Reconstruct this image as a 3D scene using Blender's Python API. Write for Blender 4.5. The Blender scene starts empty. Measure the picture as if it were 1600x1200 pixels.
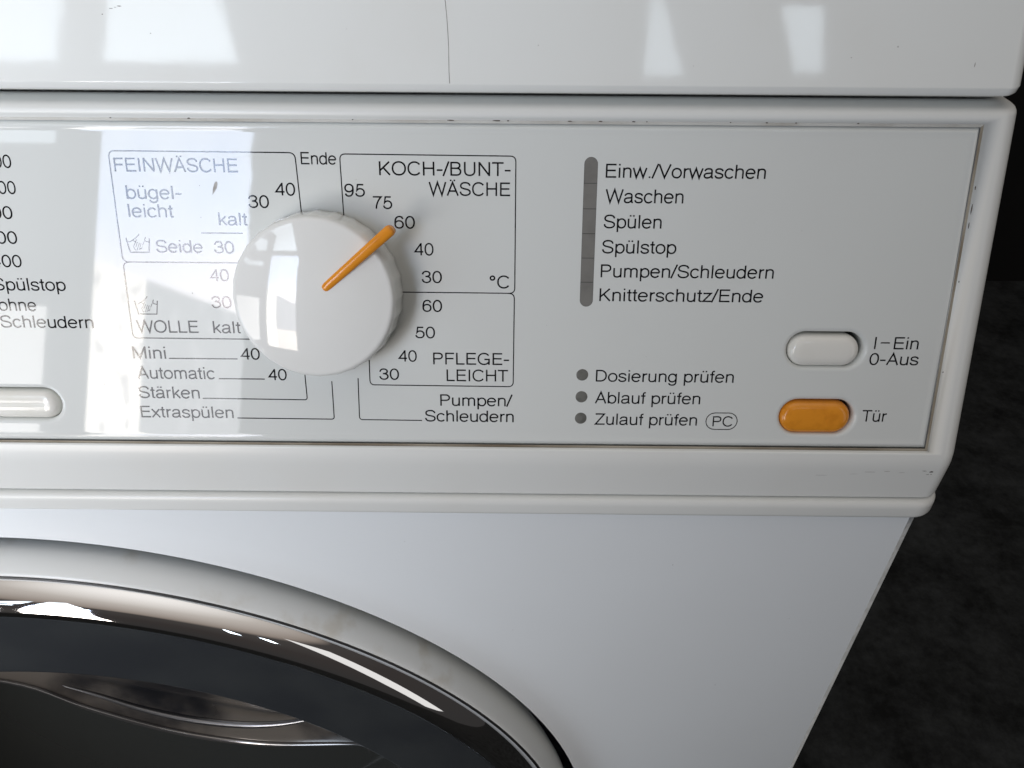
import bpy, bmesh, math, random
from mathutils import Vector, Matrix
from mathutils.geometry import tessellate_polygon
random.seed(4)
S = bpy.context.scene
COL = S.collection
FLOOR = 0.93                      # height of the dial above the floor (m)

# ------------------------------------------------------------------ camera
cam_d = bpy.data.cameras.new("camera")
cam = bpy.data.objects.new("camera", cam_d)
COL.objects.link(cam)
S.camera = cam
cam_d.sensor_fit = 'HORIZONTAL'
cam_d.sensor_width = 36.0
cam_d.lens = 27.0                 # 1200 px focal length on a 1600 px frame
cam_d.clip_start = 0.01
cam_d.clip_end = 50.0
down = Vector((-9., 1521., 1200.)).normalized()
xc = Vector((111000., 1610., 0.)).normalized()
xc = (xc - down * xc.dot(down)).normalized()
zc = -down
yc = zc.cross(xc).normalized()
# columns: camera axes (right, up, back) expressed in the room
right = Vector((xc.x, yc.x, zc.x)); dn = Vector((xc.y, yc.y, zc.y)); fw = Vector((xc.z, yc.z, zc.z))
M = Matrix.Identity(4)
for i in range(3):
    M[i][0] = right[i]; M[i][1] = -dn[i]; M[i][2] = -fw[i]
M.translation = Vector((0.06026435, -0.20572487, 0.12631676 + FLOOR))
cam.matrix_world = M

# ------------------------------------------------------------------ render / view
S.view_settings.view_transform = 'Standard'
S.view_settings.look = 'None'
S.view_settings.gamma = 1.0
S.view_settings.exposure = 0.27
S.cycles.max_bounces = 8
S.cycles.glossy_bounces = 5
S.cycles.sample_clamp_indirect = 6.0

# ------------------------------------------------------------------ room light
world = bpy.data.worlds.new("World"); S.world = world; world.use_nodes = True
nt = world.node_tree; nt.nodes.clear()
wo = nt.nodes.new('ShaderNodeOutputWorld'); bg = nt.nodes.new('ShaderNodeBackground')
tc = nt.nodes.new('ShaderNodeTexCoord'); sx = nt.nodes.new('ShaderNodeSeparateXYZ')
rp = nt.nodes.new('ShaderNodeValToRGB'); mr = nt.nodes.new('ShaderNodeMapRange')
nt.links.new(tc.outputs['Generated'], sx.inputs[0])
nt.links.new(sx.outputs['Z'], mr.inputs['Value'])
mr.inputs['From Min'].default_value = -1; mr.inputs['From Max'].default_value = 1
nt.links.new(mr.outputs[0], rp.inputs[0])
cr = rp.color_ramp
cr.elements[0].position = 0.0; cr.elements[0].color = (.02, .02, .02, 1)
cr.elements[1].position = 1.0; cr.elements[1].color = (.85, .82, .78, 1)
for p, c in ((.48, (.03, .028, .027)), (.70, (.035, .03, .028)), (.825, (.05, .045, .042)), (.85, (.25, .21, .18)), (.93, (.46, .42, .38))):
    e = cr.elements.new(p); e.color = (*c, 1)
nt.links.new(rp.outputs[0], bg.inputs['Color']); bg.inputs['Strength'].default_value = 1.0
nt.links.new(bg.outputs[0], wo.inputs['Surface'])

LY = -0.8                          # the window wall stands behind the camera
def pane(name, x0, x1, z0, z1, color, L, kind=None):
    d = bpy.data.lights.new(name, 'AREA'); d.shape = 'RECTANGLE'
    d.size = x1 - x0; d.size_y = z1 - z0
    d.color = color; d.energy = L * 4 * d.size * d.size_y
    o = bpy.data.objects.new(name, d); COL.objects.link(o)
    o.location = ((x0 + x1) / 2, LY, (z0 + z1) / 2 + FLOOR)
    o.rotation_euler = (math.radians(90), 0, 0)     # shines towards +Y
    return o
def view(o, lo0, lo1, hi0, hi1, wav=.02, street=False, soft=.012):
    """window view painted into the lamp: side edges ragged where a person would block it, and for the street pane houses under the sky.
    lo/hi: left and right edge as a fraction of the width, at the bottom (0) and the top (1)"""
    d = o.data; d.use_nodes = True; t = d.node_tree; N = t.nodes.new; L_ = t.links.new
    em = t.nodes['Emission']; g = N('ShaderNodeNewGeometry'); sp = N('ShaderNodeSeparateXYZ'); L_(g.outputs['Parametric'], sp.inputs[0])
    def mth(op, a, b=None, c=None):
        n = N('ShaderNodeMath'); n.operation = op
        for i, q in enumerate((a, b, c)):
            if q is None: continue
            if isinstance(q, (int, float)): n.inputs[i].default_value = q
            else: L_(q, n.inputs[i])
        return n.outputs[0]
    def step(x, w=soft):
        n = N('ShaderNodeMapRange'); n.interpolation_type = 'SMOOTHSTEP'; n.inputs['From Min'].default_value = -w; n.inputs['From Max'].default_value = w
        L_(x, n.inputs['Value']); return n.outputs[0]
    U, V = sp.outputs[0], sp.outputs[1]
    if FLIPU: U = mth('SUBTRACT', 1., U)
    if FLIPV: V = mth('SUBTRACT', 1., V)
    nz = N('ShaderNodeTexNoise'); nz.noise_dimensions = '1D'; nz.inputs['Scale'].default_value = 9.; nz.inputs['Detail'].default_value = 4
    L_(V, nz.inputs['W']); wv = mth('MULTIPLY', mth('SUBTRACT', nz.outputs[0], .5), wav * 4)
    left = step(mth('SUBTRACT', mth('ADD', U, wv), mth('MULTIPLY_ADD', V, lo1 - lo0, lo0)))
    rightm = step(mth('SUBTRACT', mth('MULTIPLY_ADD', V, hi1 - hi0, hi0), mth('ADD', U, wv)))
    m = mth('MULTIPLY', left, rightm)
    def mix(f, a, b):
        n = N('ShaderNodeMix'); n.data_type = 'RGBA'; L_(f, n.inputs[0])
        for i, q in ((6, a), (7, b)):
            if isinstance(q, tuple): n.inputs[i].default_value = (*q, 1)
            else: L_(q, n.inputs[i])
        return n.outputs[2]
    if street:
        cl = N('ShaderNodeTexNoise'); cl.inputs['Scale'].default_value = 3.; cl.inputs['Detail'].default_value = 4
        L_(g.outputs['Parametric'], cl.inputs['Vector'])
        sky = mix(step(mth('SUBTRACT', cl.outputs[0], .5), .2), (.60, .72, .98), (.74, .83, 1.0))
        sky = mix(step(mth('SUBTRACT', V, .62), .14), (.96, .90, .93), sky)
        wall = (1.10, 1.03, .95)
        gab = (.26, .265, .28)
        det = N('ShaderNodeTexNoise'); det.inputs['Scale'].default_value = 14.; L_(g.outputs['Parametric'], det.inputs['Vector'])
        wallc = mix(step(mth('SUBTRACT', det.outputs[0], .62), .03), wall, (.62, .58, .56))
        roofc = mix(step(mth('SUBTRACT', det.outputs[0], .60), .03), gab, (.34, .34, .36))
        low = mix(step(mth('SUBTRACT', .20, V), .012), roofc, (.70, .62, .56))
        low = mix(step(mth('SUBTRACT', .33, U), .01), low, wallc)
        roofline = mth('MULTIPLY_ADD', U, -.13, .60)
        f1 = step(mth('SUBTRACT', V, roofline), .008)
        col = mix(f1, low, sky)
        L_(mix(m, (0., 0., 0.), col), em.inputs['Color'])
        em.inputs['Strength'].default_value = 1.0
    else:
        em.inputs['Color'].default_value = (1, 1, 1, 1); L_(m, em.inputs['Strength'])
FLIPU, FLIPV = False, False
SKY = (.77, .88, .97)
G = .70
front = [
    pane('window_and_fill_light', -.90, -.585, .49, .85, SKY, 7.5 * G),
    pane('window_and_fill_light', -.52, -.32, .49, .85, SKY, 7.0 * G),
    pane('window_and_fill_light', -.90, -.585, .372, .405, SKY, 5.0 * G),
    pane('window_and_fill_light', -.90, -.582, -.16, .142, (1., .98, .96), 5.0 * G),
    pane('window_and_fill_light', -.52, -.300, -.16, .45, (1, 1, 1), 7.6 * G)]
for o in front: o.data.spread = math.radians(105)      # beams narrowed so the light falls off towards the right
view(front[1], -1, -1, .95, .35, .004)
view(front[4], -1, -1, .94, .965, .016, street=True)
p1 = pane('window_and_fill_light', .228, .292, .475, .59, SKY, 4.6); view(p1, .12, .30, 1.0, .55, .012)
p2 = pane('window_and_fill_light', .428, .490, .48, .58, SKY, 5.2); view(p2, .30, .02, .92, .98, .01)
pane('window_and_fill_light', .88, 1.40, -.25, 1.0, (1., .98, .95), .55)  # added lamp, no window: stands in for a bright side of the room
# added lamp at the left, no window there: steepens the fall-off to the right
side = pane('window_and_fill_light', 0, .42, -.45, .35, (.78, .88, 1.0), .55)
side.location = (-.80, -.52, FLOOR - .42); side.rotation_euler = (math.radians(90), 0, math.radians(-90 + 49))
side.data.spread = math.radians(66)

# ------------------------------------------------------------------ helpers
ROOT = Vector((-0.131, 0.25, 0.0))
root = bpy.data.objects.new('washing_machine', None)
root.location = ROOT; COL.objects.link(root)
root['label'] = 'white front-loading washing machine with sloping control panel, large dial and chrome-rimmed door'
root['category'] = 'washing machine'

def mk(name, verts, faces, mat, parent=root, smooth=True, wn=False, label=None, raw=False, kind=None):
    """verts in mm in dial coordinates (x, y, z)"""
    me = bpy.data.meshes.new(name)
    vs = verts if raw else [(x / 1000 - ROOT.x, y / 1000 - ROOT.y, z / 1000 + FLOOR - ROOT.z) for x, y, z in verts]
    me.from_pydata(vs, [], faces)
    bm = bmesh.new(); bm.from_mesh(me)
    bmesh.ops.recalc_face_normals(bm, faces=bm.faces)
    bm.to_mesh(me); bm.free()
    if smooth:
        for p in me.polygons: p.use_smooth = True
    me.materials.append(mat)
    o = bpy.data.objects.new(name, me); COL.objects.link(o)
    if parent: o.parent = parent
    if wn:
        m = o.modifiers.new('weighted', 'WEIGHTED_NORMAL'); m.weight = 90; m.keep_sharp = True
    if label: o['label'] = label
    if kind: o['kind'] = kind
    return o

T = math.radians(21.6); CT, ST = math.cos(T), math.sin(T)
def P(u, v, w=0.0):                # point on the sloping panel -> x,y,z (mm)
    return (u, v * ST - w * CT, v * CT + w * ST)

def node_mat(name, base, rough=.3, spec=.5, metal=0., coat=0., ior=1.5):
    m = bpy.data.materials.new(name); m.use_nodes = True
    b = m.node_tree.nodes['Principled BSDF']
    b.inputs['Base Color'].default_value = (*base, 1)
    b.inputs['Roughness'].default_value = rough
    b.inputs['Metallic'].default_value = metal
    b.inputs['Specular IOR Level'].default_value = spec
    b.inputs['Coat Weight'].default_value = coat
    b.inputs['IOR'].default_value = ior
    return m, m.node_tree, b

def speckle(m, nt, b, base, dark, scale=60., lo=.45, hi=.75, rough=None, bump=0., bscale=300.):
    """faint uneven tone, smudgy gloss and a fine skin"""
    tc = nt.nodes.new('ShaderNodeTexCoord')
    n = nt.nodes.new('ShaderNodeTexNoise'); n.inputs['Scale'].default_value = scale; n.inputs['Detail'].default_value = 6
    nt.links.new(tc.outputs['Object'], n.inputs['Vector'])
    r = nt.nodes.new('ShaderNodeMapRange'); r.inputs['From Min'].default_value = lo; r.inputs['From Max'].default_value = hi; r.interpolation_type = 'SMOOTHSTEP'
    nt.links.new(n.outputs['Fac'], r.inputs['Value'])
    mx = nt.nodes.new('ShaderNodeMix'); mx.data_type = 'RGBA'
    mx.inputs[6].default_value = (*base, 1); mx.inputs[7].default_value = (*dark, 1)
    nt.links.new(r.outputs[0], mx.inputs[0]); nt.links.new(mx.outputs[2], b.inputs['Base Color'])
    if rough:
        n2 = nt.nodes.new('ShaderNodeTexNoise'); n2.inputs['Scale'].default_value = 9; n2.inputs['Detail'].default_value = 5
        nt.links.new(tc.outputs['Object'], n2.inputs['Vector'])
        q = nt.nodes.new('ShaderNodeMapRange'); q.inputs['To Min'].default_value = rough[0]; q.inputs['To Max'].default_value = rough[1]
        q.inputs['From Min'].default_value = .2; q.inputs['From Max'].default_value = .85; q.interpolation_type = 'SMOOTHSTEP'
        nt.links.new(n2.outputs['Fac'], q.inputs['Value']); nt.links.new(q.outputs[0], b.inputs['Roughness'])
    if bump:
        n3 = nt.nodes.new('ShaderNodeTexNoise'); n3.inputs['Scale'].default_value = bscale; n3.inputs['Detail'].default_value = 3
        nt.links.new(tc.outputs['Object'], n3.inputs['Vector'])
        bp = nt.nodes.new('ShaderNodeBump'); bp.inputs['Strength'].default_value = bump; bp.inputs['Distance'].default_value = .0002
        nt.links.new(n3.outputs['Fac'], bp.inputs['Height']); nt.links.new(bp.outputs[0], b.inputs['Normal'])

def M_(name, base, dark, **k):
    sp = {q: k.pop(q) for q in ('scale', 'lo', 'hi', 'rough2', 'bump', 'bscale') if q in k}
    r2 = sp.pop('rough2', None)
    m, t, b = node_mat(name, base, **k)
    speckle(m, t, b, base, dark, rough=r2, **sp)
    return m

m_lid = M_('enamel_lid', (.82, .835, .81), (.805, .815, .785), rough=.05, rough2=(.04, .07), spec=.32, scale=25, bump=.05, bscale=180)
m_body = M_('enamel_body', (.855, .89, .91), (.83, .86, .875), rough=.12, rough2=(.09, .20), spec=.5, scale=9, lo=.3, hi=.8, bump=.12, bscale=60)
m_fascia = M_('fascia_plastic', (.775, .785, .76), (.765, .77, .74), rough=.28, spec=.4, scale=30, bump=.06, bscale=500)
m_panel = M_('panel_plastic', (.69, .71, .69), (.675, .69, .67), rough=.03, rough2=(.02, .045), spec=.33, scale=18)
m_knob = M_('knob_plastic', (.82, .825, .80), (.80, .80, .77), rough=.05, rough2=(.03, .07), spec=.46, scale=40)
m_ink = M_('printing_ink', (.012, .012, .014), (.02, .02, .022), rough=.04, spec=.5, scale=200)
m_orange = M_('orange_plastic', (.80, .30, .025), (.70, .25, .02), rough=.16, rough2=(.12, .25), spec=.5, scale=300)
m_button = M_('button_plastic', (.80, .79, .74), (.76, .75, .68), rough=.12, spec=.5, scale=60)
m_well = M_('well_dark', (.03, .028, .025), (.06, .05, .04), rough=.5, scale=90)
m_seg = M_('smoked_window', (.215, .21, .195), (.17, .165, .155), rough=.1, spec=.5, scale=120)
m_led = M_('smoked_lens', (.17, .17, .155), (.12, .12, .11), rough=.18, spec=.5, scale=400)
m_rim = M_('rim_dark', (.025, .025, .025), (.04, .04, .04), rough=.4, scale=100)
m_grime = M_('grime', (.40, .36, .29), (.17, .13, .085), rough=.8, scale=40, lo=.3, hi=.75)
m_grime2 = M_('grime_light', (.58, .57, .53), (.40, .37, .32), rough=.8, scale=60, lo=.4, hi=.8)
m_dirt = M_('dirt', (.05, .035, .025), (.11, .08, .06), rough=.8, scale=900)
m_scr = M_('scratch_mark', (.16, .13, .12), (.30, .27, .25), rough=.6, scale=300)
m_scuff = M_('scuff_mark', (.50, .49, .47), (.42, .40, .38), rough=.75, spec=.1, scale=500)
m_door = M_('door_plastic', (.80, .82, .81), (.68, .665, .61), rough=.24, spec=.4, scale=55, lo=.55, hi=.75)
m_chrome, _t, _b = node_mat('chrome', (.86, .86, .87), rough=.03, metal=1.)
m_steel = M_('dark_flange', (.030, .033, .037), (.042, .046, .048), rough=.06, spec=.9, scale=22, lo=.35, hi=.7)  # mottle in the colour stands in for the floor's reflection
m_glass, _t, _b = node_mat('dark_glass', (.028, .029, .027), rough=.06, spec=.6)
m_cres = M_('crescent_glass', (.12, .105, .09), (.012, .012, .014), rough=.18, spec=.8, scale=14, lo=.42, hi=.62)
m_bead, _t, _b = node_mat('glass_bead', (.35, .34, .34), rough=.18, metal=.9)
m_arc, _t, _b = node_mat('arc_steel', (.30, .30, .31), rough=.32, metal=1.)
m_inner = M_('drum_dark', (.05, .05, .05), (.02, .02, .02), rough=.4, scale=20)

# floor: dark mottled carpet-like stone
m_floor, t, b = node_mat('floor_dark', (.03, .03, .03), rough=.8, spec=.18)
tc = t.nodes.new('ShaderNodeTexCoord')
n1 = t.nodes.new('ShaderNodeTexNoise'); n1.inputs['Scale'].default_value = 9; n1.inputs['Detail'].default_value = 10; n1.inputs['Roughness'].default_value = .72
n2 = t.nodes.new('ShaderNodeTexNoise'); n2.inputs['Scale'].default_value = 60; n2.inputs['Detail'].default_value = 6; n2.inputs['Roughness'].default_value = .7
for n in (n1, n2): t.links.new(tc.outputs['Object'], n.inputs['Vector'])
ad = t.nodes.new('ShaderNodeMath'); ad.operation = 'MULTIPLY_ADD'; ad.inputs[1].default_value = .45
t.links.new(n2.outputs['Fac'], ad.inputs[0]); t.links.new(n1.outputs['Fac'], ad.inputs[2])
fr = t.nodes.new('ShaderNodeValToRGB'); t.links.new(ad.outputs[0], fr.inputs[0])
fr.color_ramp.elements[0].position = .58; fr.color_ramp.elements[0].color = (.005, .0056, .006, 1)
fr.color_ramp.elements[1].position = .92; fr.color_ramp.elements[1].color = (.034, .037, .039, 1)
t.links.new(fr.outputs[0], b.inputs['Base Color'])

def bar_faces(n, m, close=False):
    f = []
    for j in range(m - 1):
        for i in range(n if close else n - 1):
            f.append((j * n + i, j * n + (i + 1) % n, (j + 1) * n + (i + 1) % n, (j + 1) * n + i))
    return f

NA = 10
def outline(xl, xr, yf, yb, rad):
    pts = [(xl, yb)]
    for k in range(NA + 1):
        a = math.pi + (math.pi / 2) * k / NA
        pts.append((xl + rad + rad * math.cos(a), yf + rad + rad * math.sin(a)))
    for k in range(NA + 1):
        a = -math.pi / 2 + (math.pi / 2) * k / NA
        pts.append((xr - rad + rad * math.cos(a), yf + rad + rad * math.sin(a)))
    pts.append((xr, yb))
    return pts
NO = 2 * (NA + 1) + 2
IL, IR = 1 + NA, 2 + NA            # ends of the front straight edge

XL, XR, YB = -472.0, 207.6, 560.0
def loft(levels, rad, skip_front=(), cap_top=False, cap_bottom=False, xl=XL, xr=XR, yb=YB):
    """levels: (y_front, z, inset)"""
    vs, fs = [], []
    for (y, z, ins) in levels:
        r = rad if not isinstance(rad, dict) else rad.get((y, z), 5)
        vs += [(a, b, z) for a, b in outline(xl + ins, xr - ins, y, yb - 1 - ins, max(rad - ins * .5, 1.0))]
    for j in range(len(levels) - 1):
        for i in range(NO):
            if i == IL and j in skip_front: continue
            k = (i + 1) % NO
            fs.append((j * NO + i, j * NO + k, (j + 1) * NO + k, (j + 1) * NO + i))
    if cap_top: fs.append(tuple(range(NO)))
    if cap_bottom: fs.append(tuple((len(levels) - 1) * NO + i for i in range(NO)))
    return vs, fs

def yz(v, w): return (v * ST - w * CT, v * CT + w * ST)

# ------------------------------------------------------------------ lid
lv = []
for v, w, ins in ((118, -40, 2), (116, -9, .6), (113, 0, .1), (108, 2, 0), (104, 3, 0), (60.8, 3, 0), (60.5, 2.85, .1), (59.2, 2.2, .45), (58.75, 1.4, 1.0), (58.65, .4, 2.2), (58.85, -6, 3.5)):
    y, z = yz(v, w); lv.append((y, z, ins))
vs, fs = loft(lv, 5.5, cap_top=True, cap_bottom=True, xr=205.6)
lid = mk('lid', vs, fs, m_lid, wn=True)

# ------------------------------------------------------------------ fascia
W0 = 0.7                           # the rim stands proud of the panel face
lv = []
for v, w, ins in ((58.9, -30, 7), (58.75, -7.5, 4.8), (58.4, -6.2, 4.0), (57.6, -4.6, 2.6), (56.6, -2.9, 1.5), (55.8, -1.2, .7), (54.9, -.1, .25), (54.0, .45, .05), (53.1, W0, 0), (-52.6, W0, 0)):
    y, z = yz(v, w); lv.append((y, z, ins))
lv += [(-20.6, -50.6, 0), (-20.95, -52.4, 0), (-21.1, -54.6, .05), (-21.1, -66.6, .5), (-20.9, -67.6, .8), (-20.3, -68.2, 1.2), (-17, -68.3, 4)]
vs, fs = loft(lv, 6.0, skip_front=(8,), cap_top=True, cap_bottom=True)
HL, HR, HT, HB = -330.0, 196.95, 51.1, -51.55      # opening for the printed panel
a = 8 * NO + IL; b_ = 8 * NO + IR; c = 9 * NO + IR; d = 9 * NO + IL
h0 = len(vs)
for u, v in ((HL, HT), (HR, HT), (HR, HB), (HL, HB)): vs.append(P(u, v, W0))
for u, v in ((HL, HT), (HR, HT), (HR, HB), (HL, HB)): vs.append(P(u, v, W0 - 6))
fs += [(a, b_, h0 + 1, h0), (b_, c, h0 + 2, h0 + 1), (c, d, h0 + 3, h0 + 2), (d, a, h0, h0 + 3)]
fs += [(h0 + i, h0 + (i + 1) % 4, h0 + 4 + (i + 1) % 4, h0 + 4 + i) for i in range(4)]
fascia = mk('fascia', vs, fs, m_fascia, wn=True)

# grime packed in the joint round the panel
def frame_strip(L, R, Tt, B, t, w):
    v = [P(L, Tt, w), P(R, Tt, w), P(R, B, w), P(L, B, w), P(L + t, Tt - t, w), P(R - t, Tt - t, w), P(R - t, B + t, w), P(L + t, B + t, w)]
    return v, [(i, (i + 1) % 4, 4 + (i + 1) % 4, 4 + i) for i in range(4)]
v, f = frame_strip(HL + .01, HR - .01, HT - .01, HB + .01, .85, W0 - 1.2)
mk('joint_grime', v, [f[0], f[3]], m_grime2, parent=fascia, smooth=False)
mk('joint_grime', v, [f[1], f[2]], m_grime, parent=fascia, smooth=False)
# dark crumbs caught along the top edge
vs_, fs_ = [], []
for u, l in ((40.8, 2.6), (54.1, 3.0), (57.5, .8), (75.5, 1.6), (84.5, 1.4), (94.2, 1.2), (98, .5), (122.4, .5), (133, .8), (141.5, .7), (159.6, .7), (-36, 1.0), (-59, .7), (12, .5)):
    n_ = 7; q = len(vs_)
    for i in range(n_):
        a_ = 2 * math.pi * i / n_
        vs_.append(P(u + l / 2 * math.cos(a_) * random.uniform(.7, 1), HT - .1 + .22 * math.sin(a_) * random.uniform(.6, 1), W0 + .03))
    fs_.append(tuple(range(q, q + n_)))
for v_, l in ((33, 1.6), (27, 4.0), (22, 2.2), (5, .8), (-24, .6)):
    q = len(vs_)
    for i in range(7):
        a_ = 2 * math.pi * i / 7
        vs_.append(P(HR - .05 + .2 * math.cos(a_) * random.uniform(.6, 1), v_ + l / 2 * math.sin(a_) * random.uniform(.7, 1), W0 + .03))
    fs_.append(tuple(range(q, q + 7)))
mk('crumbs', vs_, fs_, m_dirt, parent=fascia, smooth=False, kind='stuff')

# ------------------------------------------------------------------ trim lip and body
lv = [(-16, -68.5, 4), (-20.6, -68.55, 1.6), (-21.9, -68.7, .7), (-22.7, -69.3, .1), (-23.1, -70.3, -.3), (-23.2, -71.4, -.4), (-23.2, -74.6, -.4), (-22.9, -75.6, .0), (-22.0, -76.3, .8), (-20.6, -76.6, 1.8), (-16, -76.6, 4)]
vs, fs = loft(lv, 9.0, cap_top=True, cap_bottom=True, xr=208.2)
mk('trim_lip', vs, fs, m_fascia, wn=True)

CX, CZ = -134.0, -326.0
RH = 229.4
BT, BB = -76.8, -(FLOOR * 1000 - 30)
BXR = 204.1
lv = [(-19.5, BT, 0), (-19.5, BB, 0)]
vs, fs = loft(lv, 3.2, skip_front=(0,), cap_top=True, cap_bottom=True, xr=BXR)
outer = [Vector((XL + 3.2, BT, 0)), Vector((BXR - 3.2, BT, 0)), Vector((BXR - 3.2, BB, 0)), Vector((XL + 3.2, BB, 0))]
ND = 256
RF = 248.5
hole = [Vector((CX + RF * math.cos(2 * math.pi * k / ND), CZ + RF * math.sin(2 * math.pi * k / ND), 0)) for k in range(ND)]
tris = tessellate_polygon([outer, hole])
o0 = len(vs); allp = outer + hole
vs += [(p.x, -19.5, p.y) for p in allp]
fs += [tuple(o0 + i for i in t) for t in tris]
# raised, rolled edge round the door opening
prof = [(248.5, -19.5), (246, -19.55), (243, -19.8), (240.5, -20.3), (238, -21.0), (236.2, -21.7), (235, -22.1), (234.2, -22.1), (233.6, -21.7), (233.3, -21.0), (233.4, -20), (234.5, -18), (236, -14), (236, 12)]
def revolve(prof, n=ND, cx=CX, cz=CZ):
    vs = []
    for r, y in prof:
        vs += [(cx + r * math.cos(2 * math.pi * k / n), y, cz + r * math.sin(2 * math.pi * k / n)) for k in range(n)]
    return vs, bar_faces(n, len(prof), True)
v2, f2 = revolve(prof); q0 = len(vs)
vs += v2; fs += [tuple(q0 + i for i in f) for f in f2]
mk('body', vs, fs, m_body, wn=True)

# ------------------------------------------------------------------ door
pd = [(205, 14), (217, -2), (223.5, -10), (226.2, -15), (227.2, -19), (227.1, -22), (226.4, -25), (225.4, -27.8), (224.3, -30.0), (223.7, -30.7), (223.1, -30.9), (222.8, -30.4), (220, -29)]
v, f = revolve(pd); door = mk('door', v, f, m_door, wn=True)
v, f = revolve([(223.0, -30.2), (223.0, -31.1), (222.85, -31.3), (222.5, -31.4), (222.3, -31.2)]); mk('seal', v, f, m_rim, parent=door)
pc = [(222.2, -28), (222.3, -31.2), (222.0, -32.6), (221.3, -34.4), (220.2, -36.4), (218.8, -38.4), (217.2, -40.0), (215.6, -41.0), (214.2, -41.4), (213.0, -41.1), (212.1, -40.4), (211.6, -39.7), (211.3, -39.2), (210.8, -39.0)]
v, f = revolve(pc); mk('chrome_rim', v, f, m_chrome, parent=door)
pf = [(211.2, -38.6), (210.6, -39.12), (209, -39.2), (188, -38.8), (174, -38.5), (172.6, -38.45), (172.0, -38.3), (171.6, -37.9), (171.4, -37), (171.3, -34)]
v, f = revolve(pf); mk('flange', v, f, m_steel, parent=door)
pg = [(171.2, -36), (169, -33), (164, -20), (158, 0), (150, 20), (138, 36), (118, 44), (60, 50), (.5, 52)]
v, f = revolve(pg); mk('door_glass', v, f, m_glass, parent=door)
# slanted crescent moulded into the top of the bowl
Ec = [(-180.0, -167), (-166, -176), (-150.3, -190.2), (-135, -211), (-112, -229.5), (-92, -239.5), (-72, -243.8), (-54, -243), (-36, -237.5), (-18, -229), (-4, -219)]
vs, n = [], 40
rows = 16
def elow(t):
    k = t * (len(Ec) - 1); i = min(int(k), len(Ec) - 2); f = k - i
    p0, p1, p2, p3 = [Ec[max(0, min(len(Ec) - 1, j))] for j in (i - 1, i, i + 1, i + 2)]
    return tuple(.5 * ((2 * p1[c]) + (-p0[c] + p2[c]) * f + (2 * p0[c] - 5 * p1[c] + 4 * p2[c] - p3[c]) * f * f + (-p0[c] + 3 * p1[c] - 3 * p2[c] + p3[c]) * f ** 3) for c in (0, 1))
for j in range(rows + 4):
    for i in range(n + 1):
        t = i / n
        a0 = math.radians(106.5) + (math.radians(39.2) - math.radians(106.5)) * t
        x0, z0 = CX + 170.9 * math.cos(a0), CZ + 170.9 * math.sin(a0)
        x1, z1 = elow(t)
        q = math.sin(math.pi * t) ** .6
        if j <= rows:
            s_ = j / rows
            x = x0 + (x1 - x0) * s_; z = z0 + (z1 - z0) * s_
            y = -36.5 + q * (26 * s_ - 20 * max(0, s_ - .62) ** 1.3 * 1.6) + q * 5 * math.sin(math.pi * s_)
        else:
            k = j - rows
            x, z = x1, z1 - k * k * .5
            y = -36.5 + q * (26 - 20 * .38 ** 1.3 * 1.6) + (-1.6, .0, 3, 8)[k - 1] * q
        vs.append((x, y, z))
mk('glass_crescent', vs, bar_faces(n + 1, rows + 4), m_cres, parent=door)
vb = []
for i in range(n + 1):
    x, y, z = vs[rows * (n + 1) + i]; rb = .25 + 1.15 * math.sin(math.pi * i / n) ** .7
    for j in range(10):
        a_ = 2 * math.pi * j / 10; vb.append((x, y + rb * math.cos(a_) - .3, z + rb * math.sin(a_)))
mk('glass_bead', vb, [(i * 10 + j, i * 10 + (j + 1) % 10, (i + 1) * 10 + (j + 1) % 10, (i + 1) * 10 + j) for i in range(n) for j in range(10)], m_bead, parent=door)

# added bead before the crescent, shaped to give the soft pale arc of light
dr = [(-137, -187), (-124.4, -194.2), (-106.5, -206.3), (-87, -214.8), (-65.8, -219), (-49, -218.2), (-33.6, -213.8), (-20, -208)]
vb = []; nn = 36
for i in range(nn + 1):
    t_ = i / nn * (len(dr) - 1); k = min(int(t_), len(dr) - 2); f_ = t_ - k
    p0, p1, p2, p3 = [dr[max(0, min(len(dr) - 1, j))] for j in (k - 1, k, k + 1, k + 2)]
    x, z = (.5 * (2 * p1[c] + (-p0[c] + p2[c]) * f_ + (2 * p0[c] - 5 * p1[c] + 4 * p2[c] - p3[c]) * f_ ** 2 + (-p0[c] + 3 * p1[c] - 3 * p2[c] + p3[c]) * f_ ** 3) for c in (0, 1))
    rb = .1 + 1.5 * math.sin(math.pi * i / nn) ** .8
    for j in range(12):
        a_ = 2 * math.pi * j / 12; vb.append((x, -25.0 + rb * math.cos(a_), z + rb * math.sin(a_)))
mk('glass_arc', vb, [(i * 12 + j, i * 12 + (j + 1) % 12, (i + 1) * 12 + (j + 1) % 12, (i + 1) * 12 + j) for i in range(nn) for j in range(12)], m_arc, parent=door)

# ------------------------------------------------------------------ printed panel
def stadium(cx, cy, L, H, n=14):
    r = H / 2; d = L / 2 - r; pts = []
    for k in range(n + 1):
        a = -math.pi / 2 + math.pi * k / n; pts.append((cx + d + r * math.cos(a), cy + r * math.sin(a)))
    for k in range(n + 1):
        a = math.pi / 2 + math.pi * k / n; pts.append((cx - d + r * math.cos(a), cy + r * math.sin(a)))
    return pts
def circle(cx, cy, r, n=32):
    return [(cx + r * math.cos(2 * math.pi * k / n), cy + r * math.sin(2 * math.pi * k / n)) for k in range(n)]

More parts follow.
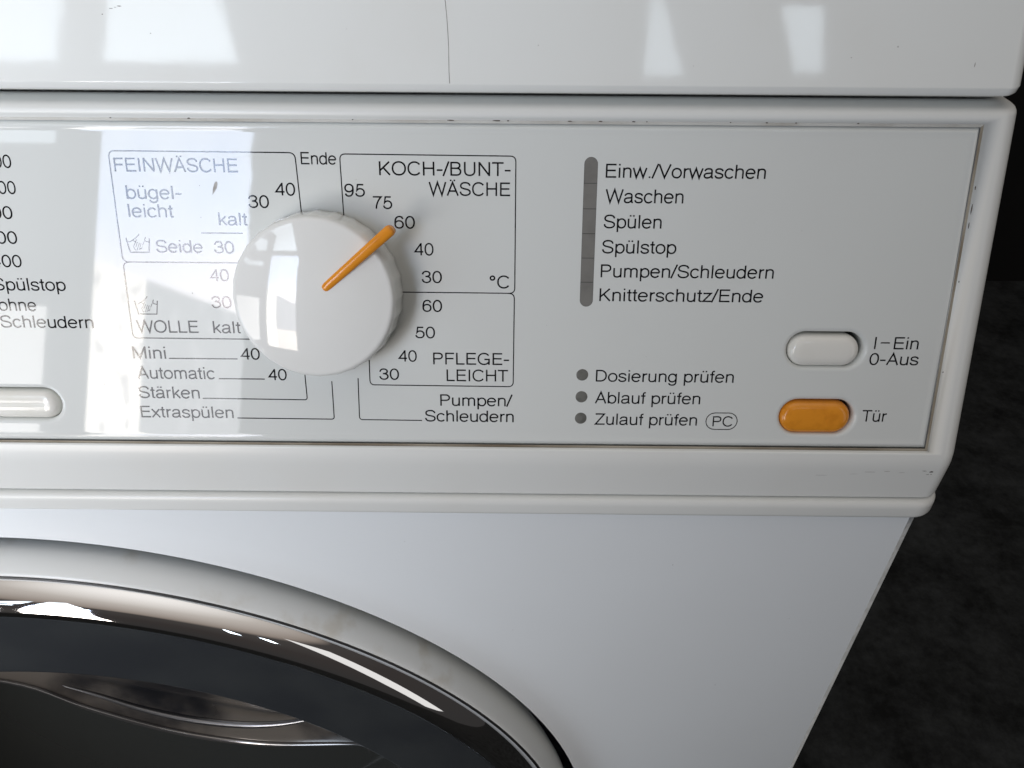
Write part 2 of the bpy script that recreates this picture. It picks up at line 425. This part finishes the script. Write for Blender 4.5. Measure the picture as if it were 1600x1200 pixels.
wells = [(159.0, -17.15, 27.6, 14.4), (158.9, -39.75, 27.2, 14.6), (-100.9, -37.75, 28.2, 13.6)]
L0, R0, T0, B0 = HL + .35, HR - .35, HT - .3, HB + .75
rings = [(0, -5.5), (0, -1.9), (.25, -1.5), (1.0, -.55), (1.45, -.02), (1.8, .18), (2.2, .2), (2.7, .08), (3.1, .015), (3.5, 0)]
vs, fs = [], []
for dd, w in rings:
    vs += [P(L0 + dd, T0 - dd, w), P(R0 - dd, T0 - dd, w), P(R0 - dd, B0 + dd, w), P(L0 + dd, B0 + dd, w)]
fs += bar_faces(4, len(rings), True)
dd = rings[-1][0]
outer = [Vector((L0 + dd, T0 - dd, 0)), Vector((R0 - dd, T0 - dd, 0)), Vector((R0 - dd, B0 + dd, 0)), Vector((L0 + dd, B0 + dd, 0))]
holes = [[Vector((x, y, 0)) for x, y in stadium(*w_)] for w_ in wells]
tris = tessellate_polygon([outer] + holes)
allp = outer + [p for h in holes for p in h]; o0 = len(vs)
vs += [P(p.x, p.y, 0) for p in allp]; fs += [tuple(o0 + i for i in t) for t in tris]
for (cx, cy, L, H) in wells:
    rr = [(0, 0), (.5, -.05), (1.0, -.3), (1.35, -.75), (1.55, -1.4), (1.62, -2.2), (1.62, -9)]
    q0 = len(vs); n = None
    for d_, w in rr:
        pts = stadium(cx, cy, L - 2 * d_, H - 2 * d_); n = len(pts); vs += [P(x, y, w) for x, y in pts]
    fs += [tuple(q0 + i for i in f) for f in bar_faces(n, len(rr), True)]
panel = mk('control_panel', vs, fs, m_panel, wn=True)
for (cx, cy, L, H) in wells:
    pts = stadium(cx, cy, L - 3.1, H - 3.1)
    mk('button_recess', [P(x, y, -8.9) for x, y in pts], [tuple(range(len(pts)))], m_well, parent=panel, smooth=False)

# ------------------------------------------------------------------ lettering
# A light grotesque drawn as pen strokes. Units: cap height 718. M/L points, C cubic, E cx cy rx ry from to (degrees)
STROKE = 86.0
GLYPHS = {
'A':(667,"M 50 0 L 333 700 L 617 0;M 145 245 L 522 245"),
'B':(667,"M 113 0 L 113 718;M 113 679 L 365 679 E 365 533 172 146 90 -90 L 113 387;M 113 387 L 385 387 E 385 213 192 174 90 -90 L 113 39"),
'C':(722,"E 382 359 305 332 36 324"),
'D':(722,"M 121 0 L 121 718;M 121 679 L 330 679 E 330 359 308 320 90 -90 L 121 39"),
'E':(667,"M 126 0 L 126 718;M 126 679 L 612 679;M 126 376 L 582 376;M 126 39 L 622 39"),
'F':(611,"M 126 0 L 126 718;M 126 679 L 583 679;M 126 362 L 540 362"),
'G':(778,"E 388 359 310 332 36 322;M 410 330 L 690 330;M 668 368 L 668 0"),
'H':(722,"M 117 0 L 117 718;M 605 0 L 605 718;M 117 376 L 605 376"),
'I':(278,"M 139 0 L 139 718"),
'K':(667,"M 116 0 L 116 718;M 116 235 L 588 700;M 275 400 L 610 10"),
'L':(556,"M 116 0 L 116 718;M 116 39 L 537 39"),
'M':(833,"M 113 0 L 113 718;M 720 0 L 720 718;M 118 690 L 416 45 L 715 690"),
'N':(722,"M 116 0 L 116 718;M 606 0 L 606 718;M 116 690 L 606 28"),
'O':(778,"E 389 359 312 332 0 360"),
'P':(667,"M 126 0 L 126 718;M 126 679 L 392 679 E 392 511 190 168 90 -90 L 126 343"),
'S':(667,"M 580 525 C 576 640 480 691 338 691 C 190 691 100 622 100 527 C 100 420 190 395 335 362 C 480 330 592 300 592 187 C 592 82 480 27 335 27 C 190 27 84 92 80 222"),
'T':(611,"M 20 679 L 591 679;M 305 0 L 305 679"),
'U':(722,"M 120 718 L 120 260 C 120 110 210 27 361 27 C 510 27 602 110 602 260 L 602 718"),
'V':(667,"M 45 718 L 334 25 L 622 718"),
'W':(944,"M 38 718 L 245 28 L 472 690 L 700 28 L 906 718"),
'Z':(611,"M 55 679 L 545 679 L 65 39 L 588 39"),
'a':(556,"M 92 372 C 95 455 165 498 275 498 C 395 498 440 455 440 380 L 440 110 C 440 50 455 32 512 38;M 440 300 C 380 240 66 320 68 145 C 70 65 130 27 215 27 C 340 27 440 110 440 215"),
'b':(556,"M 98 0 L 98 718;E 300 262 202 236 0 360"),
'c':(500,"E 270 262 210 236 36 324"),
'd':(556,"M 458 0 L 458 718;E 256 262 202 236 0 360"),
'e':(556,"M 62 278 L 493 278;E 277 262 215 236 4 324"),
'f':(278,"M 272 682 C 190 692 140 670 140 575 L 140 0;M 18 486 L 260 486"),
'g':(556,"E 256 262 202 236 0 360;M 458 523 L 458 20 C 458 -120 380 -178 265 -178 C 155 -178 90 -130 82 -55"),
'h':(556,"M 105 0 L 105 718;M 105 330 C 108 440 190 498 290 498 C 392 498 452 450 452 345 L 452 0"),
'i':(222,"M 111 0 L 111 523;M 111 632 L 111 718"),
'k':(500,"M 107 0 L 107 718;M 107 185 L 440 515;M 225 300 L 470 8"),
'l':(222,"M 111 0 L 111 718"),
'm':(833,"M 105 0 L 105 523;M 105 350 C 108 440 172 498 262 498 C 360 498 416 450 416 355 L 416 0;M 416 350 C 420 440 486 498 575 498 C 672 498 728 450 728 355 L 728 0"),
'n':(556,"M 105 0 L 105 523;M 105 330 C 108 440 190 498 290 498 C 392 498 452 450 452 345 L 452 0"),
'o':(556,"E 278 262 218 236 0 360"),
'p':(556,"M 98 -207 L 98 523;E 300 262 202 236 0 360"),
'r':(333,"M 110 0 L 110 523;M 110 290 C 115 430 190 492 322 484"),
's':(500,"M 428 378 C 422 460 350 498 248 498 C 140 498 80 450 80 385 C 80 310 150 292 250 268 C 350 245 432 222 432 140 C 432 65 350 27 250 27 C 140 27 70 70 64 162"),
't':(278,"M 137 665 L 137 115 C 137 45 170 28 258 40;M 14 486 L 256 486"),
'u':(556,"M 102 523 L 102 170 C 102 72 165 27 260 27 C 370 27 450 95 452 190;M 452 0 L 452 523"),
'w':(722,"M 28 523 L 190 25 L 361 500 L 532 25 L 694 523"),
'x':(500,"M 42 523 L 462 0;M 458 523 L 35 0"),
'z':(500,"M 48 484 L 432 484 L 56 39 L 462 39"),
'0':(556,"E 278 352 208 328 0 360"),
'1':(556,"M 300 0 L 300 709;M 110 545 C 215 548 288 590 300 700"),
'2':(556,"M 75 480 C 80 610 165 680 285 680 C 400 680 475 610 475 505 C 475 330 85 260 75 39 L 495 39"),
'3':(556,"M 78 500 C 85 610 160 680 275 680 C 385 680 455 620 455 530 C 455 430 380 386 225 386;M 225 386 C 400 386 485 320 485 210 C 485 100 400 27 280 27 C 155 27 75 90 68 220"),
'4':(556,"M 400 0 L 400 709;M 400 680 L 62 205 L 515 205"),
'5':(556,"M 462 668 L 165 668 L 118 350 C 165 420 220 442 285 442 C 400 442 487 360 487 240 C 487 110 400 27 270 27 C 160 27 75 80 65 190"),
'6':(556,"E 284 230 200 204 0 360;M 470 535 C 455 630 390 680 300 680 C 150 680 80 540 82 300 L 86 225"),
'7':(556,"M 50 668 L 492 668 C 330 490 230 280 215 0"),
'9':(556,"E 272 476 200 204 0 360;M 86 171 C 101 76 166 26 256 26 C 406 26 476 166 474 406 L 470 481"),
'-':(360,"M 35 285 L 325 285"),
'/':(278,"M -8 -22 L 278 738"),
'.':(278,"M 139 0 L 139 84"),
'\u00b0':(400,"E 190 575 108 108 0 360"),
' ':(278,""),
}
GLYPHS['\u00c4'] = (667, GLYPHS['A'][1] + ";M 235 765 L 235 850;M 432 765 L 432 850")
GLYPHS['\u00e4'] = (556, GLYPHS['a'][1] + ";M 185 630 L 185 712;M 355 630 L 355 712")
GLYPHS['\u00fc'] = (556, GLYPHS['u'][1] + ";M 195 630 L 195 712;M 362 630 L 362 712")
def strokes(spec):
    out = []
    for part in filter(None, spec.split(';')):
        tk = part.split(); i = 0; pts = []; closed = False
        while i < len(tk):
            c = tk[i]
            if c in 'ML': pts.append((float(tk[i + 1]), float(tk[i + 2]))); i += 3
            elif c == 'C':
                x0, y0 = pts[-1]; x1, y1, x2, y2, x3, y3 = map(float, tk[i + 1:i + 7]); i += 7
                for k in range(1, 9):
                    t = k / 8; s = 1 - t
                    pts.append((s**3 * x0 + 3 * s * s * t * x1 + 3 * s * t * t * x2 + t**3 * x3, s**3 * y0 + 3 * s * s * t * y1 + 3 * s * t * t * y2 + t**3 * y3))
            else:
                cx, cy, rx, ry, a0, a1 = map(float, tk[i + 1:i + 7]); i += 7
                n = max(8, int(abs(a1 - a0) / 10)); closed = abs(a1 - a0) >= 360
                for k in range(n + (0 if closed else 1)):
                    a = math.radians(a0 + (a1 - a0) * k / n); e = .93
                    ca, sa = math.cos(a), math.sin(a)
                    pts.append((cx + rx * math.copysign(abs(ca) ** e, ca), cy + ry * math.copysign(abs(sa) ** e, sa)))
        pts = [p for k, p in enumerate(pts) if k == 0 or math.dist(p, pts[k - 1]) > 1e-3]
        out.append((pts, closed))
    return out
def pen(pts, closed, wid):
    n = len(pts); P_ = [Vector(p) for p in pts]; L, R = [], []
    for i, p in enumerate(P_):
        a = (p - P_[i - 1]).normalized() if (i or closed) else None
        b = (P_[(i + 1) % n] - p).normalized() if (i < n - 1 or closed) else None
        t = ((a or b) + (b or a)).normalized(); nr = Vector((-t.y, t.x)); q = b or a
        k = wid / 2 / max(.32, nr.dot(Vector((-q.y, q.x))))
        L.append(p + nr * k); R.append(p - nr * k)
    m = n if closed else n - 1
    return [(v.x, v.y) for v in L + R], [(i, (i + 1) % n, n + (i + 1) % n, n + i) for i in range(m)]
def text_mesh(s):
    """-> vertices (x, y, layer) and faces"""
    vs, fs, x = [], [], 0
    for ch in s:
        adv, spec = GLYPHS[ch]
        for li, (pts, cl) in enumerate(strokes(spec)):
            v, f = pen(pts, cl, STROKE); q = len(vs)
            vs += [(a + x, b, li) for a, b in v]; fs += [tuple(q + i for i in g) for g in f]
        x += adv
    return vs, fs
CAPEM, BASE = 718.0, 0.0
WT = .035
def lettering(s, u0, v0, u1, cap=3.95, name='lettering'):
    vs, fs = text_mesh(s)
    x0 = min(p[0] for p in vs); x1 = max(p[0] for p in vs)
    kx = (u1 - u0) / (x1 - x0); ky = cap / CAPEM
    return mk(name, [P(u0 + (x - x0) * kx, v0 + (y - BASE) * ky, WT + .002 * l) for x, y, l in vs], fs, m_ink, parent=panel, smooth=False)
TXT = [
("FEINWÄSCHE",-60.2,35.8,-23.2,3.98),("bügel-",-57.7,27.85,-41.0,3.95),("leicht",-57.8,22.4,-44.1,3.95),("kalt",-30.5,20.2,-21.8,3.8),
("Seide",-50.7,11.8,-36.3,3.8),("30",-32.8,11.7,-26.6,3.7),("40",-35.2,3.1,-29.1,3.75),("30",-35.4,-5.4,-29.1,3.75),
("WOLLE",-60.0,-13.5,-40.4,3.95),("kalt",-35.7,-13.5,-27.0,3.85),("40",-12.8,29.2,-6.5,3.75),("30",-21.0,25.5,-14.7,3.75),
("Ende",-4.2,38.3,6.4,3.5),("Mini",-62.4,-22.1,-51.8,4.0),("40",-28.0,-22.1,-21.6,3.8),("Automatic",-61.8,-28.8,-36.8,4.0),
("40",-19.7,-28.9,-13.5,3.76),("Stärken",-62.2,-35.4,-42.4,4.0),("Extraspülen",-62.4,-42.05,-32.0,3.95),
("KOCH-/BUNT-",19.0,35.35,58.3,4.0),("WÄSCHE",33.7,29.55,58.2,3.96),("95",8.3,29.05,14.5,3.75),("75",16.8,25.5,22.6,3.78),
("60",23.0,19.7,29.3,3.77),("40",28.6,11.6,34.8,3.8),("30",30.9,3.1,37.2,3.75),("°C",52.0,1.6,58.1,3.95),("60",30.9,-6.0,37.1,3.78),
("50",28.4,-14.55,34.7,3.75),("40",22.6,-22.3,28.7,3.76),("30",16.4,-28.4,22.8,3.74),("PFLEGE-",33.9,-23.15,58.2,3.9),("LEICHT",38.1,-28.7,57.9,3.9),
("Pumpen/",35.9,-37.1,59.5,3.9),("Schleudern",30.8,-42.55,59.9,3.9),
("Einw./Vorwaschen",86.7,35.15,134.4,4.0),("Waschen",86.9,27.8,110.4,4.02),("Spülen",86.7,20.3,104.3,4.0),("Spülstop",86.5,12.7,109.3,4.0),
("Pumpen/Schleudern",86.4,5.3,139.9,4.0),("Knitterschutz/Ende",86.3,-2.15,137.4,4.0),
("Dosierung prüfen",86.2,-28.4,130.6,3.92),("Ablauf prüfen",86.2,-35.8,120.4,3.92),("Zulauf prüfen",86.2,-43.15,119.9,3.92),("PC",125.0,-43.35,131.5,3.5),
("I",174.1,-16.8,174.6,3.95),("Ein",180.3,-16.8,188.1,3.95),("0-Aus",173.2,-22.0,188.9,3.9),("Tür",173.5,-41.2,181.5,3.95),
("Spülstop",-103.2,-.4,-80.5,3.9),("ohne",-102.7,-6.9,-90.8,3.9),("Schleudern",-103.1,-12.3,-73.6,3.9)]
for t_ in TXT: lettering(*t_)
for k, (s, v, r) in enumerate((("1600", 36.6, -90.9), ("1200", 29.0, -90.9), ("900", 21.6, -93.2), ("700", 14.1, -93.1), ("400", 6.9, -93.0))):
    lettering(s, r - (10.6 if len(s) == 4 else 9.7), v, r, 3.8)

LWID = .33
def ribbon(pts, wid=LWID):
    """flat printed line of even width on the panel"""
    pts = [Vector(p) for p in pts]; L, R = [], []
    for i, p in enumerate(pts):
        a = (p - pts[i - 1]).normalized() if i else None
        b = (pts[i + 1] - p).normalized() if i < len(pts) - 1 else None
        t = ((a or b) + (b or a)).normalized(); nrm = Vector((-t.y, t.x))
        k = wid / 2 / max(.5, nrm.dot(Vector((-(a or b).y, (a or b).x))))
        L.append(p + nrm * k); R.append(p - nrm * k)
    n = len(pts); vs = L + R
    return [(p.x, p.y) for p in vs], [(i, i + 1, n + i + 1, n + i) for i in range(n - 1)]
def rounded(pts, r):
    """polyline with its inner corners rounded"""
    pts = [Vector(p) for p in pts]; out = [pts[0]]
    for i in range(1, len(pts) - 1):
        a = (pts[i - 1] - pts[i]).normalized(); b = (pts[i + 1] - pts[i]).normalized()
        p0 = pts[i] + a * r; p1 = pts[i] + b * r
        for k in range(7):
            s = k / 6; out.append(p0 * (1 - s) ** 2 + pts[i] * 2 * s * (1 - s) + p1 * s * s)
    return out + [pts[-1]]
def line(pts, r=0, name='printed_line', wid=LWID):
    v, f = ribbon(rounded(pts, r) if r else pts, wid)
    return mk(name, [P(x, y, WT) for x, y in v], f, m_ink, parent=panel, smooth=False)
line([(-36.2, 17.85), (-23.5, 17.85)])
line([(-5.0, 22.0), (-5.85, 41.6), (-61.4, 41.75), (-61.5, 8.8), (-24, 8.8)], 1.9, 'printed_outline')
line([(-59.3, 8.8), (-61.5, 8.6), (-61.6, -15.3), (-22, -15.4)], 1.6, 'printed_outline')
line([(-51.0, -21.95), (-28.9, -21.95)]); line([(-35.6, -28.6), (-20.7, -28.6)])
line([(-41.5, -35.3), (-7.4, -35.5), (-7.6, -27.0)], .9)
line([(-30.9, -42.0), (1.0, -42.1), (.95, -29.1)], .9)
line([(7.75, 22.0), (7.45, 41.35), (59.85, 41.1), (59.85, .05), (23, .15)], 1.7, 'printed_outline')
line([(57.7, .05), (59.75, -.1), (59.6, -30.4), (13.3, -30.2), (13.4, -20)], 1.6, 'printed_outline')
line([(9.5, -28.0), (9.3, -42.15), (29.8, -42.25)], 1.1)
line([(176.0, -14.75), (178.9, -14.75)], wid=.4)
pc_ = stadium(127.9, -41.55, 10.2, 5.7, 12)
line(pc_ + [pc_[0], pc_[1]], name='printed_outline', wid=.28)

def care(dv):
    vs, fs = [], []
    S_ = [([(-59.6, 16.2), (-58.8, 11.8), (-53.0, 11.8), (-52.35, 16.1)], .30), ([(-59.2, 14.9), (-58.5, 15.0), (-57.6, 15.5), (-56.4, 16.3), (-55.6, 17.0), (-55.4, 17.5)], .22),
          ([(-53.5, 16.4), (-53.9, 15.6), (-53.5, 15.1), (-52.5, 14.9)], .22), ([(-57.6, 15.5), (-57.1, 15.1), (-56.7, 15.1), (-56.35, 15.7)], .17),
          ([(-56.7, 15.0), (-57.5, 13.7), (-57.5, 13.1), (-57.2, 12.5), (-56.3, 12.5)], .17), ([(-56.2, 14.9), (-56.9, 13.4)], .15), ([(-55.65, 14.7), (-56.5, 12.7)], .15),
          ([(-55.1, 14.6), (-55.7, 13.1), (-55.3, 12.85), (-54.9, 13.6)], .15), ([(-54.0, 15.3), (-54.75, 13.9)], .17), ([(-56.0, 12.7), (-55.6, 12.9)], .15)]
    for pts, wd in S_:
        v, f = ribbon([(x, y + dv) for x, y in pts], wd); q = len(vs)
        vs += v; fs += [tuple(q + i for i in g) for g in f]
    mk('care_symbol', [P(x, y, WT) for x, y in vs], fs, m_ink, parent=panel, smooth=False)
care(0); care(-19.35)

# ------------------------------------------------------------------ indicator windows and lamps
cuts = [41.0, 33.5, 26.0, 18.6, 11.2, 3.75, -3.85]
for k in range(6):
    t_, b_2 = cuts[k], cuts[k + 1]; r = 1.95; u = 82.25; g = .09
    if k == 0:
        pts = [(u + r * math.cos(math.pi * i / 16), t_ - r + r * math.sin(math.pi * i / 16)) for i in range(17)] + [(u - r, b_2 + g), (u + r, b_2 + g)]
    elif k == 5:
        pts = [(u - r * math.cos(math.pi * i / 16), b_2 + r - r * math.sin(math.pi * i / 16)) for i in range(17)] + [(u + r, t_ - g), (u - r, t_ - g)]
    else:
        pts = [(u + r, t_ - g), (u - r, t_ - g), (u - r, b_2 + g), (u + r, b_2 + g)]
    n = len(pts)
    mk('indicator_window', [P(x, y, .05) for x, y in pts] + [P(x, y, -.5) for x, y in pts],
       [tuple(range(n))] + [(i, (i + 1) % n, n + (i + 1) % n, n + i) for i in range(n)], m_seg, parent=panel, smooth=False)
q = stadium(0, 0, 45.0, 4.05)
mk('indicator_frame', [P(82.25 - y, 18.57 + x, .03) for x, y in q], [tuple(range(len(q)))], m_rim, parent=panel, smooth=False)
for v0 in (-26.2, -33.6, -40.95):
    rr = [(1.92, -.2), (1.92, .03), (1.8, .06), (1.5, .10), (.9, .15), (.3, .17)]
    vs = []
    for r, w in rr: vs += [P(x, y, w + .02) for x, y in circle(81.8, v0, r)]
    led = mk('indicator_lamp', vs, bar_faces(32, len(rr), True) + [tuple(5 * 32 + i for i in range(32))], m_led, parent=panel)

# ------------------------------------------------------------------ dial
NK = 168
def knob_ring(r, w, facet=0.):
    pts = []
    for k in range(NK):
        a = 2 * math.pi * k / NK; s = (a * 28 / (2 * math.pi)) % 1.0 - .5
        fr_ = math.cos(math.pi / 28) / math.cos(s * 2 * math.pi / 28)
        q = r * ((1 - 2.0 * facet) + 2.0 * facet * fr_)
        pts.append(P(q * math.cos(a), q * math.sin(a), w))
    return pts
vs = []
RK = 102.0
kp = [(25.1, .3, 1.), (25.2, 1.0, 1.), (25.0, 5, 1.), (24.75, 8.5, 1.), (24.55, 10.2, .8), (24.25, 11.2, .4), (23.8, 11.9, .1), (23.2, 12.35, 0)]
for i in range(12):
    r = 22.6 * (1 - i / 12) + .3 * i / 12
    kp.append((r, 12.45 + 22.6 * 22.6 / (2 * RK) - r * r / (2 * RK), 0))
for r, w, fc in kp: vs += knob_ring(r, w, fc)
fs = bar_faces(NK, len(kp), True) + [tuple((len(kp) - 1) * NK + i for i in range(NK))]
knob = mk('program_dial', vs, fs, m_knob)

# orange pointer: a rounded rib from near the middle of the dial to past its edge
ang = math.radians(40.6); ca, sa = math.cos(ang), math.sin(ang)
sec = []; st = [(4.9, .05), (5.15, .55), (5.7, .9), (6.6, 1.0), (14, 1.0), (22, 1.0), (27, 1.0), (31.2, 1.0), (31.9, .82), (32.2, .45)]
vs = []; NS = 14
for s, k in st:
    hw = (1.32 + (s - 5) / 27 * .38) * (k ** .7)
    top = 15.5 - max(0, s - 10) ** 2 / 520.
    bot = 13.0 if s < 22 else (8.5 if s < 30 else 8.8)
    if s >= 24: bot = 8.0
    for j in range(NS):
        a = 2 * math.pi * j / NS
        cx_, cy_ = math.cos(a), math.sin(a)
        lat = hw * (abs(cx_) ** .8) * (1 if cx_ > 0 else -1)
        if cy_ > 0: w = top - 1.0 + 1.0 * cy_ * (k ** .6)
        else: w = (top - 1.0) + (top - 1.0 - bot) * cy_ * min(1, k + .2)
        vs.append(P(s * ca - lat * sa, s * sa + lat * ca, w))
fs = bar_faces(NS, len(st), True) + [tuple(range(NS)), tuple((len(st) - 1) * NS + i for i in range(NS))]
mk('pointer', vs, fs, m_orange, parent=knob)

# ------------------------------------------------------------------ push buttons
def button(cx, cv, L, H, mat, label, top=0.6):
    rr = [(0, -7), (0, -2.6), (.15, -1.6), (.5, -.8), (1.1, -.1), (1.9, .32), (2.9, .5), (4.0, .58), (5.0, .6)]
    vs = []
    for d_, w in rr:
        pts = stadium(cx, cv, L - 2 * d_, H - 2 * d_); vs += [P(x, y, w + top - .6) for x, y in pts]
    n = len(pts)
    return mk('push_button', vs, bar_faces(n, len(rr), True) + [tuple((len(rr) - 1) * n + i for i in range(n))], mat, label=label)
button(158.6, -17.6, 22.9, 10.6, m_button, 'white on-off button')
button(158.5, -40.1, 23.4, 11.2, m_orange, 'orange door button')
button(-101.2, -38.1, 24.4, 10.0, m_button, 'white button at left edge')

# ------------------------------------------------------------------ wear
def ribbon_w(pts, wid, w, name, mat, parent):
    v, f = ribbon(pts, wid)
    return mk(name, [P(x, y, w) for x, y in v], f, mat, parent=parent, smooth=False)
ribbon_w([(39.6, 84.5), (39.8, 82.7), (40.2, 78.4), (40.45, 74.3), (40.6, 70.4), (40.6, 64), (40.75, 60.9)], .16, 3.03, 'crack', m_scr, lid)
sc = [(-29.8, 33.1), (-29.75, 32.2), (-30.1, 31.2), (-30.7, 30.3), (-31.6, 29.2), (-31.5, 30.2), (-31.2, 31.4), (-30.8, 32.5), (-30.3, 33.1)]
mk('scuff', [P(x, y, .03) for x, y in sc], [tuple(range(len(sc)))], m_scuff, parent=panel, smooth=False)

def marks(name, items, to3, parent, mat):
    for x, y, lx, ly in items:
        vs = []
        for i in range(8):
            a_ = 2 * math.pi * i / 8; k_ = random.uniform(.55, 1)
            vs.append(to3(x + lx / 2 * math.cos(a_) * k_, y + ly / 2 * math.sin(a_) * k_))
        mk(name, vs, [tuple(range(8))], mat, parent=parent, smooth=False)
marks('scratch', [(197.2, -54.7, 2.0, .28), (199.6, -55.1, 1.7, .8)], lambda x, z: (x, -21.16, z), fascia, m_dirt)
marks('scratch', [(198.8, -56.3, 1.5, .25), (199.9, -56.2, .8, .25), (179.3, -55.4, 5.0, .14), (184.8, -55.0, 3.0, .16), (174, -56.4, 3.4, .1), (163.6, -57.1, 6.0, .1), (190, -55.6, 3.0, .1)], lambda x, z: (x, -21.16, z), fascia, m_scr)
marks('speck', [(167.0, 71.4, .35, .5), (65.9, 71.1, .3, .3), (-43.3, 73.5, .5, .3), (-56.2, 78.3, .5, .3), (189.4, 66.8, .25, 2.0), (154.3, 68.5, .3, .3), (110, 66, .2, .2), (12, 75, .2, .2)], lambda u, v: P(u, v, 3.03), lid, m_scr)
marks('scratch', [(-53.6, 79.8, 1.2, .22), (-51.2, 80.4, 1.6, .3), (-52.4, 80.1, .8, .15)], lambda u, v: P(u, v, 3.03), lid, m_scr)
marks('speck', [(-35.2, 31.9, .22, .3), (-35.8, 22.5, .2, .6), (-41.0, -.8, .15, .8), (-73, -30.8, .3, .3), (12, 34, .2, .2), (102, -20, .18, .18), (70, -10, .2, .15), (147, 20, .2, .2), (-33.4, 17.75, .6, .4)], lambda u, v: P(u, v, .05), panel, m_scr)

marks('speck', [(120.5, -107, .5, .4), (60.2, -150, .3, .3), (150.4, -190, .3, .7), (20, -95, .35, .3), (172, -140, .3, .3), (95, -240, .4, .3)], lambda x, z: (x, -19.56, z), bpy.data.objects['body'], m_scr)

# ------------------------------------------------------------------ floor and wall
def slab(name, verts, faces, mat):
    me = bpy.data.meshes.new(name); me.from_pydata(verts, [], faces); me.materials.append(mat)
    o = bpy.data.objects.new(name, me); COL.objects.link(o); o['kind'] = 'structure'; return o
slab('floor', [(-4, -4, 0), (4, -4, 0), (4, 4, 0), (-4, 4, 0)], [(0, 1, 2, 3)], m_floor)
m_wall = M_('wall_dark', (.004, .0045, .005), (.007, .007, .007), rough=.8, scale=4)
slab('wall', [(-4, 1.6, 0), (4, 1.6, 0), (4, 1.6, 2.6), (-4, 1.6, 2.6), (-4, 1.7, 0), (4, 1.7, 0), (4, 1.7, 2.6), (-4, 1.7, 2.6)],
     [(0, 1, 2, 3), (4, 5, 6, 7), (0, 1, 5, 4), (3, 2, 6, 7), (0, 3, 7, 4), (1, 2, 6, 5)], m_wall)
